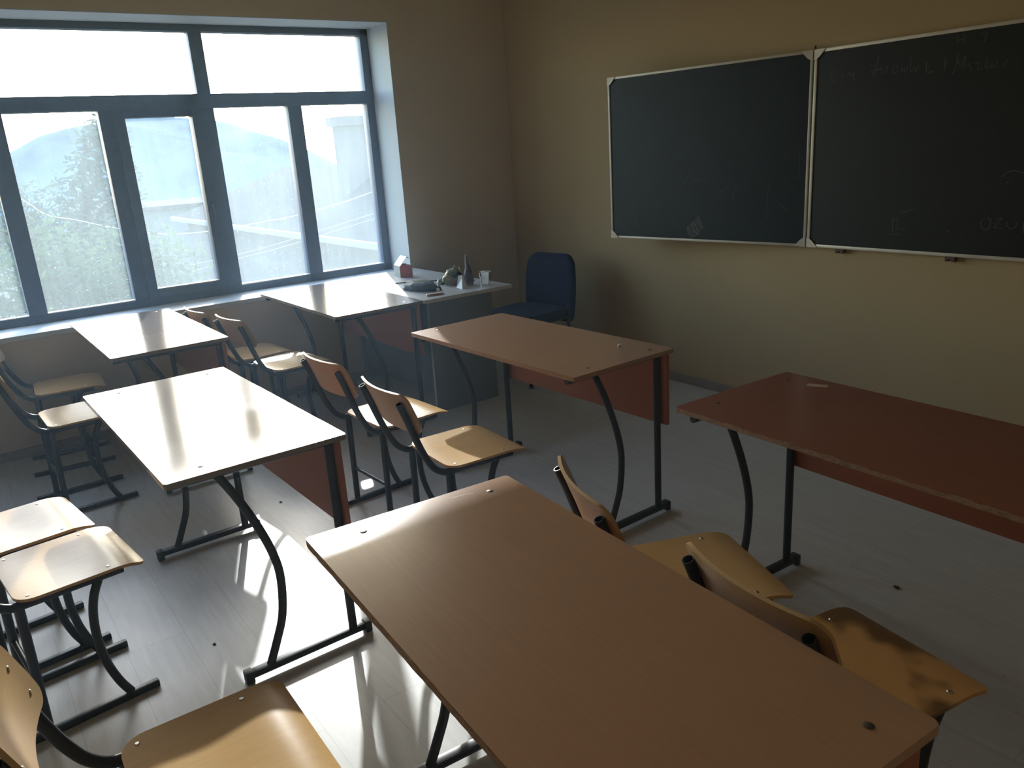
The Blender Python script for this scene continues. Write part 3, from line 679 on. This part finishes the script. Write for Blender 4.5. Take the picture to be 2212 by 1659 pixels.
# main board, fixed to the wall
BX0, BX1, BZ0, BZ1 = 2.7150, 4.42, 0.9605, 1.9505
mb = empty('chalkboard', (BX0, -0.03, BZ0)); tag(mb, 'dark main chalkboard with faint chalk writing on the right part of the wall', 'chalkboard')
def L2(bm, o): bmesh.ops.translate(bm, verts=bm.verts, vec=-Vector(o.location)); return bm
obj('writing_surface', L2(box(B(), BX0+0.004, BX1-0.004, -0.028, -0.012, BZ0+0.004, BZ1-0.004), mb), M['board'], mb)
b = B(); frame_bars(b, BX0, BX1, BZ0, BZ1, 0.016, -0.034, -0.002); fo = obj('frame', L2(b, mb), M['alu'], mb, smooth=True)
for q in ((BX0, BZ1, 1, -1), (BX0, BZ0, 1, 1), (BX1, BZ1, -1, -1), (BX1, BZ0, -1, 1)):
    b = B(); bracket(b, *q, -0.038, -0.0345); obj('corner_bracket', L2(b, mb), M['alu'], mb)
strokes = [[[2.806,1.857],[2.807,1.806],[2.823,1.792]],[[2.818,1.864],[2.825,1.788],[2.838,1.78]],[[2.873,1.817],[2.876,1.804],[2.888,1.807]],[[2.898,1.802],[2.909,1.821],[2.923,1.799],[2.931,1.823],[2.936,1.785]],[[3.014,1.841],[3.041,1.842]],[[3.056,1.886],[3.042,1.832],[3.027,1.789]],[[3.056,1.886],[3.055,1.838],[3.045,1.791]],[[3.016,1.816],[3.079,1.82]],[[3.072,1.833],[3.074,1.804],[3.089,1.807],[3.101,1.833],[3.104,1.801]],[[3.132,1.822],[3.149,1.828],[3.152,1.8],[3.134,1.798],[3.13,1.82]],[[3.172,1.822],[3.176,1.798],[3.185,1.812],[3.193,1.792],[3.2,1.823]],[[3.216,1.859],[3.214,1.798],[3.231,1.804]],[[3.236,1.815],[3.242,1.791],[3.252,1.821]],[[3.272,1.83],[3.289,1.824],[3.291,1.786],[3.322,1.784]],[[3.373,1.841],[3.371,1.774]],[[3.426,1.849],[3.417,1.784],[3.407,1.766]],[[3.424,1.831],[3.44,1.792],[3.458,1.838],[3.456,1.783]],[[3.477,1.799],[3.483,1.78],[3.495,1.775]],[[3.5,1.797],[3.515,1.799],[3.514,1.773],[3.532,1.775]],[[3.55,1.817],[3.547,1.775],[3.565,1.779]],[[3.574,1.792],[3.572,1.774],[3.59,1.78],[3.588,1.801]],[[3.634,1.8],[3.619,1.773]],[[3.418,1.92],[3.419,1.887]],[[3.443,1.92],[3.446,1.887]],[[3.419,1.902],[3.444,1.904]],[[3.514,1.914],[3.539,1.918],[3.529,1.88]],[[3.608,1.141],[3.595,1.129],[3.594,1.109],[3.61,1.091],[3.626,1.095],[3.635,1.114],[3.63,1.139],[3.616,1.143]],[[3.655,1.139],[3.681,1.144]],[[3.681,1.144],[3.65,1.103]],[[3.65,1.103],[3.689,1.098]],[[3.704,1.13],[3.703,1.114],[3.718,1.099],[3.733,1.104],[3.742,1.121],[3.735,1.132]],[[3.769,1.127],[3.773,1.083]],[[3.181,1.124],[3.187,1.064]],[[3.204,1.128],[3.212,1.065]],[[3.181,1.122],[3.204,1.126]],[[3.22,1.153],[3.279,1.175]],[[3.229,1.082],[3.248,1.07]],[[3.442,1.076],[3.459,1.078]],[[3.507,1.058],[3.515,1.053]],[[3.681,1.294],[3.691,1.3]],[[3.172,1.048],[3.221,1.053]],[[2.735,1.56],[2.742,1.52]],[[2.75,1.005],[2.765,0.985],[2.775,1.0]],[[3.66,1.32],[3.70,1.345],[3.76,1.33]]]
b = B()
for s in strokes: ribbon(b, s, 0.0028, -0.0285)
cw = obj('chalk_writing', L2(b, mb), M['chalk'], mb); cw['label'] = 'faint handwritten chalk lines and OZO letters'
for x in (2.906, 3.473):
    pz = B(); box(pz, x-0.022, x+0.022, -0.030, -0.001, BZ0-0.014, BZ0-0.001); box(pz, x-0.022, x-0.010, -0.030, -0.001, BZ0-0.024, BZ0-0.014); box(pz, x+0.010, x+0.022, -0.030, -0.001, BZ0-0.024, BZ0-0.014)
    obj('mounting_clip', L2(pz, mb), simple('rusty_brown_metal', (0.10, 0.045, 0.025), 0.6), mb)
# left wing, swung a little out of the wall plane on its hinge edge
WL = 1.348
wb = empty('chalkboard', (2.7060, -0.03, BZ0)); wb.rotation_euler.z = 0.1341
tag(wb, 'chalkboard wing tinted blue as window reflection, with a white scribble, left of the main board', 'chalkboard')
obj('writing_surface', box(B(), -WL+0.004, -0.004, 0.002, 0.016, 0.004, 0.986), M['board2'], wb)
b = B(); frame_bars(b, -WL, 0.0, 0.0, 0.990, 0.014, -0.004, 0.022); obj('frame', b, M['alu'], wb, smooth=True)
for q in ((-WL, 0.990, 1, -1), (-WL, 0.0, 1, 1), (0, 0.990, -1, -1), (0, 0, -1, 1)):
    b = B(); bracket(b, *q, -0.008, -0.0045); obj('corner_bracket', b, M['alu'], wb)
b = tube(B(), [(0.003, 0.008, -0.004), (0.003, 0.008, 0.06)], 0.006, 8); tube(b, [(0.003, 0.008, 0.93), (0.003, 0.008, 1.010)], 0.006, 8)
obj('hinge', b, simple('rusty_hinge_metal', (0.12, 0.06, 0.035), 0.6), wb)
sw = [[[0.729,1.374],[0.763,1.324],[0.826,1.267]],[[0.674,1.325],[0.715,1.314]],[[0.223,1.295],[0.238,1.201],[0.237,1.105]],[[0.167,1.185],[0.103,1.147]],[[1.168,1.197],[1.155,1.075],[1.117,1.032]],[[0.869,1.092],[0.82,1.046]],[[0.055,1.464],[0.053,1.303]],[[0.535,1.249],[0.485,1.276]],[[0.458,1.2],[0.428,1.281]],[[0.979,1.138],[0.963,1.209]]]
b = B()
for s in sw: ribbon(b, [(-p, q-BZ0) for p, q in s], 0.0020, 0.0012)
cw2 = obj('chalk_writing', b, M['chalk'], wb); cw2['label'] = 'thin chalk scratches'
b = B(); rnd = random.Random(3)
for i in range(12):
    t_ = i/11; x0 = -(0.700+0.10*t_*0.7+rnd.uniform(-.004, .004)); z0 = 1.098-0.062*t_-BZ0
    ribbon(b, [(x0+0.015, z0+0.012), (x0+0.04-0.02*t_, z0-0.020-0.01*rnd.random()), (x0+0.055-0.01*t_, z0-0.050-0.02*rnd.random())], 0.0042, 0.0014)
obj('chalk_scribble', b, simple('scribbled_chalk', (0.17, 0.17, 0.16), 0.9, var=0.4, scale=80), wb)

# ---------------------------------------------------------------- outside: ground, houses, trees, wires
M['ground'] = simple('dusty_ground', (0.10, 0.10, 0.09), 1.0, spec=0.02, var=0.15, scale=0.3)
gnd = obj('ground', box(B(), -300, -0.46, -160, 240, -7.3, -7.0), M['ground']); tag(gnd, 'dusty open ground far below the window', 'ground', kind='structure')
M['roof'] = simple('weathered_grey_roof_sheet', (0.055, 0.06, 0.062), 1.0, spec=0.03, var=0.12, scale=1.2)
M['ext_wall'] = simple('rendered_house_wall', (0.10, 0.105, 0.11), 1.0, spec=0.03, var=0.08, scale=1)
M['eave'] = simple('pale_metal_gutter', (0.22, 0.23, 0.235), 0.8, spec=0.1, var=0.04)
hs = empty('house', (-20, 8, -7)); tag(hs, 'house with a hipped grey roof and tall chimney beyond the right-hand panes', 'house')
def H(bm): return bmesh.ops.translate(bm, verts=bm.verts, vec=-Vector(hs.location)) or bm
def roofbm():
    bm = B(); P_ = lambda *p: bm.verts.new(p)
    e0, e1, e2, e3 = P_(-33.5, 5.15, -0.62), P_(-9.5, 5.15, -0.62), P_(-9.5, 10.9, -0.62), P_(-33.5, 10.9, -0.62)
    r0, r1 = P_(-26.6, 8.0, 1.31), P_(-14.2, 8.0, 1.31)
    for f in ((e0, e1, r1, r0), (e1, e2, r1), (e2, e3, r0, r1), (e3, e0, r0), (e3, e2, e1, e0)): bm.faces.new(f)
    return bm
bq = roofbm(); H(bq); obj('roof', bq, M['roof'], hs)
bq = box(B(), -32.8, -10.2, 5.55, 10.5, -7.0, -0.63); H(bq); obj('wall', bq, M['ext_wall'], hs)
bq = box(B(), -33.5, -12.6, 5.00, 5.16, -0.72, -0.54, bev=0.03); H(bq); obj('gutter', bq, M['eave'], hs)
bq = box(B(), -18.55, -17.75, 6.75, 7.45, -0.1, 2.62); box(bq, -18.68, -17.62, 6.62, 7.58, 2.45, 2.72); H(bq); obj('chimney', bq, M['ext_wall'], hs)
lb = empty('apartment_building', (-70, 20, -7)); tag(lb, 'long pale building far behind the casement, hazy with distance', 'building')
bq = box(B(), -6, 6, -14, 11, 0, 5.4); obj('wall', bq, simple('hazy_grey_facade', (0.11, 0.125, 0.13), 1.0, spec=0.03, var=0.04, scale=0.3), lb)
bq = box(B(), -6.4, 6.4, -14.4, 11.4, 5.4, 5.7); obj('roof', bq, M['roof'], lb)
# hills
def hill(name, cx, cy, rx, ry, h, colr, lab):
    from mathutils import noise as nz
    bm = B(); n = 26; V = []
    for i in range(n+1):
        row = []
        for j in range(n+1):
            u, v = i/n*2-1, j/n*2-1; r_ = math.hypot(u, v); z = h*max(0, math.cos(min(r_, 1)*math.pi/2))**1.2*(1+0.35*nz.noise(Vector((u*3, v*3, cx))))
            row.append(bm.verts.new((u*rx, v*ry, z)))
        V.append(row)
    for i in range(n):
        for j in range(n): bm.faces.new((V[i][j], V[i+1][j], V[i+1][j+1], V[i][j+1]))
    o = obj(name, bm, simple(name+'_cover', colr, 1.0, spec=0.0, var=0.35, scale=0.12), smooth=True, autos=False); o.location = (cx, cy, -7.01); tag(o, lab, 'hill', kind='structure'); return o
hill('hills', -130, 27, 34, 42, 15.6, (0.12, 0.16, 0.18), 'low hazy hill on the horizon beyond the houses')  # distance haze is put into the blue-grey hill colour
# trees: trunk with branches and a crown of many single leaves
def leafmat(name, c):
    mt = bpy.data.materials.new(name); mt.use_nodes = True; nt = mt.node_tree; nt.nodes.clear()
    out = nt.nodes.new('ShaderNodeOutputMaterial'); d = nt.nodes.new('ShaderNodeBsdfDiffuse'); t_ = nt.nodes.new('ShaderNodeBsdfTranslucent')
    n = noise(nt, 2.5, 4); r = ramp(nt, n.outputs['Fac'], [(0.3, mul(c, 0.7)), (0.7, mul(c, 1.3))]); nt.links.new(r.outputs[0], d.inputs[0]); nt.links.new(r.outputs[0], t_.inputs[0])
    mx = nt.nodes.new('ShaderNodeMixShader'); mx.inputs[0].default_value = 0.4; nt.links.new(d.outputs[0], mx.inputs[1]); nt.links.new(t_.outputs[0], mx.inputs[2]); nt.links.new(mx.outputs[0], out.inputs[0]); return mt
M['leaf_a'] = leafmat('grey_green_leaves', (0.06, 0.10, 0.055)); M['leaf_b'] = leafmat('bright_green_leaves', (0.10, 0.17, 0.05)); M['leaf_c'] = leafmat('dusty_green_leaves', (0.05, 0.085, 0.075))
M['bark'] = simple('grey_brown_bark', (0.07, 0.06, 0.05), 1.0, spec=0.02, var=0.2, scale=8)
def tree(x, y, blobs, nleaf, size, mat, lab, grp, seed):
    rnd = random.Random(seed); root = empty('tree', (x, y, -7)); tag(root, lab, 'tree', grp)
    bt = B(); tube(bt, smooth_path([(0, 0, 0), (0.1, 0.05, 2.5), (0, -0.1, blobs[0][2]+7-0.2)], 4), 0.16, 10)
    bl = B()
    for (bx_, by_, bz_, br_) in blobs:
        tube(bt, [(0, 0, max(1.5, blobs[0][2]+7-2.5)), (bx_*0.7, by_*0.7, bz_+7-br_*0.4), (bx_, by_, bz_+7+br_*0.3)], 0.05, 6)
    tot = sum(q[3]**2 for q in blobs)
    for (bx_, by_, bz_, br_) in blobs:
        for k in range(int(nleaf*br_**2/tot)):
            v = Vector((rnd.gauss(0, 1), rnd.gauss(0, 1), rnd.gauss(0, 1))).normalized()*br_*(rnd.random()**0.4)*(1+0.25*math.sin(v_*3) if (v_ := rnd.random()*6) else 1)
            c_ = Vector((bx_, by_, bz_+7))+v; d_ = Vector((rnd.gauss(0, 1), rnd.gauss(0, 1), rnd.gauss(0, 0.6))).normalized()
            u_ = d_.orthogonal().normalized(); s_ = size*rnd.uniform(0.6, 1.3)
            q = [c_-d_*s_, c_+u_*s_*0.38, c_+d_*s_, c_-u_*s_*0.38]; bl.faces.new([bl.verts.new(p) for p in q])
    obj('trunk', bt, M['bark'], root, smooth=True); lf = obj('foliage', bl, mat, root); return root
tree(-7.5, -1.9, [(0.0, 0.0, -0.35, 1.15), (-0.4, -0.7, 0.25, 0.75), (0.2, 0.55, 0.10, 0.72), (0.3, -1.4, -0.2, 0.95), (-0.2, 0.3, -1.4, 1.2), (-0.1, -0.8, -1.5, 1.2)], 9000, 0.075, M['leaf_a'], 'leafy green tree crown close outside the left-hand panes', None, 1)
tree(-15.0, -1.6, [(0, 0, 0.2, 1.2), (0.4, 1.0, 1.3, 0.8), (-0.3, -0.9, 0.4, 1.0), (0, 1.2, 2.2, 0.55), (0, 0.9, -0.6, 1.2)], 6000, 0.10, M['leaf_c'], 'hazy tall tree behind the nearer green tree crown', None, 2)
tree(-12.5, 0.9, [(0, 0, -2.0, 1.0), (0.2, 0.8, -2.3, 0.9), (0.1, -0.9, -1.9, 0.9)], 4500, 0.08, M['leaf_b'], 'low bright green tree at the bottom of the casement pane', None, 4)
# overhead wires
def wire(pts, r_, lab):
    b = tube(B(), smooth_path(pts, 6), r_, 5); o = obj('overhead_wire', b, simple('pale_cable_sheath', (0.55, 0.57, 0.58), 0.5), smooth=True); tag(o, lab, 'wire', 'overhead wires outside the window'); return o
wire([(-9.3, -4.2, 2.3), (-9.2, -3.3, 1.75), (-9, -2.64, 1.28), (-9, -2.36, 1.02), (-9, -1.98, 0.90), (-9, -1.36, 0.69), (-9, -0.68, 0.53), (-9, -0.1, 0.50), (-9, 0.41, 0.52), (-9, 1.0, 0.56), (-9, 1.69, 0.62), (-9, 3.2, 0.90), (-9, 6, 1.7)], 0.008, 'sagging twisted cable crossing outside all the lower panes')
wire([(-9.5, -5, -0.85), (-9.3, -2.93, -0.53), (-9, -1.2, -0.28), (-9, 0.07, -0.07), (-9, 1.75, 0.15), (-9, 6, 0.9)], 0.004, 'thin straight wire rising to the right, lowest of the bundle outside')
wire([(-9.5, -5, -0.65), (-9.3, -2.93, -0.36), (-9, -1.0, -0.08), (-9, 0.3, 0.03), (-9, 1.75, 0.24), (-9, 6, 1.0)], 0.004, 'thin straight wire rising to the right, just under the sagging cable outside')

# added haze volume imitating lens veiling glare, lit where the sun beams cross it
hm = bpy.data.materials.new('glare_haze'); hm.use_nodes = True; nt = hm.node_tree; nt.nodes.clear()
ho = nt.nodes.new('ShaderNodeOutputMaterial'); hv = nt.nodes.new('ShaderNodeVolumeScatter')
hv.inputs['Color'].default_value = (0.42, 0.66, 1.0, 1); hv.inputs['Density'].default_value = 0.0115; hv.inputs['Anisotropy'].default_value = 0.55
nt.links.new(hv.outputs[0], ho.inputs['Volume'])
hz = obj('glare_haze', box(B(), -0.42, RX+0.1, RY-0.1, 0.1, -0.06, RZ+0.08), hm)
tag(hz, 'added blue haze volume standing in for lens veiling glare', 'haze', kind='stuff')
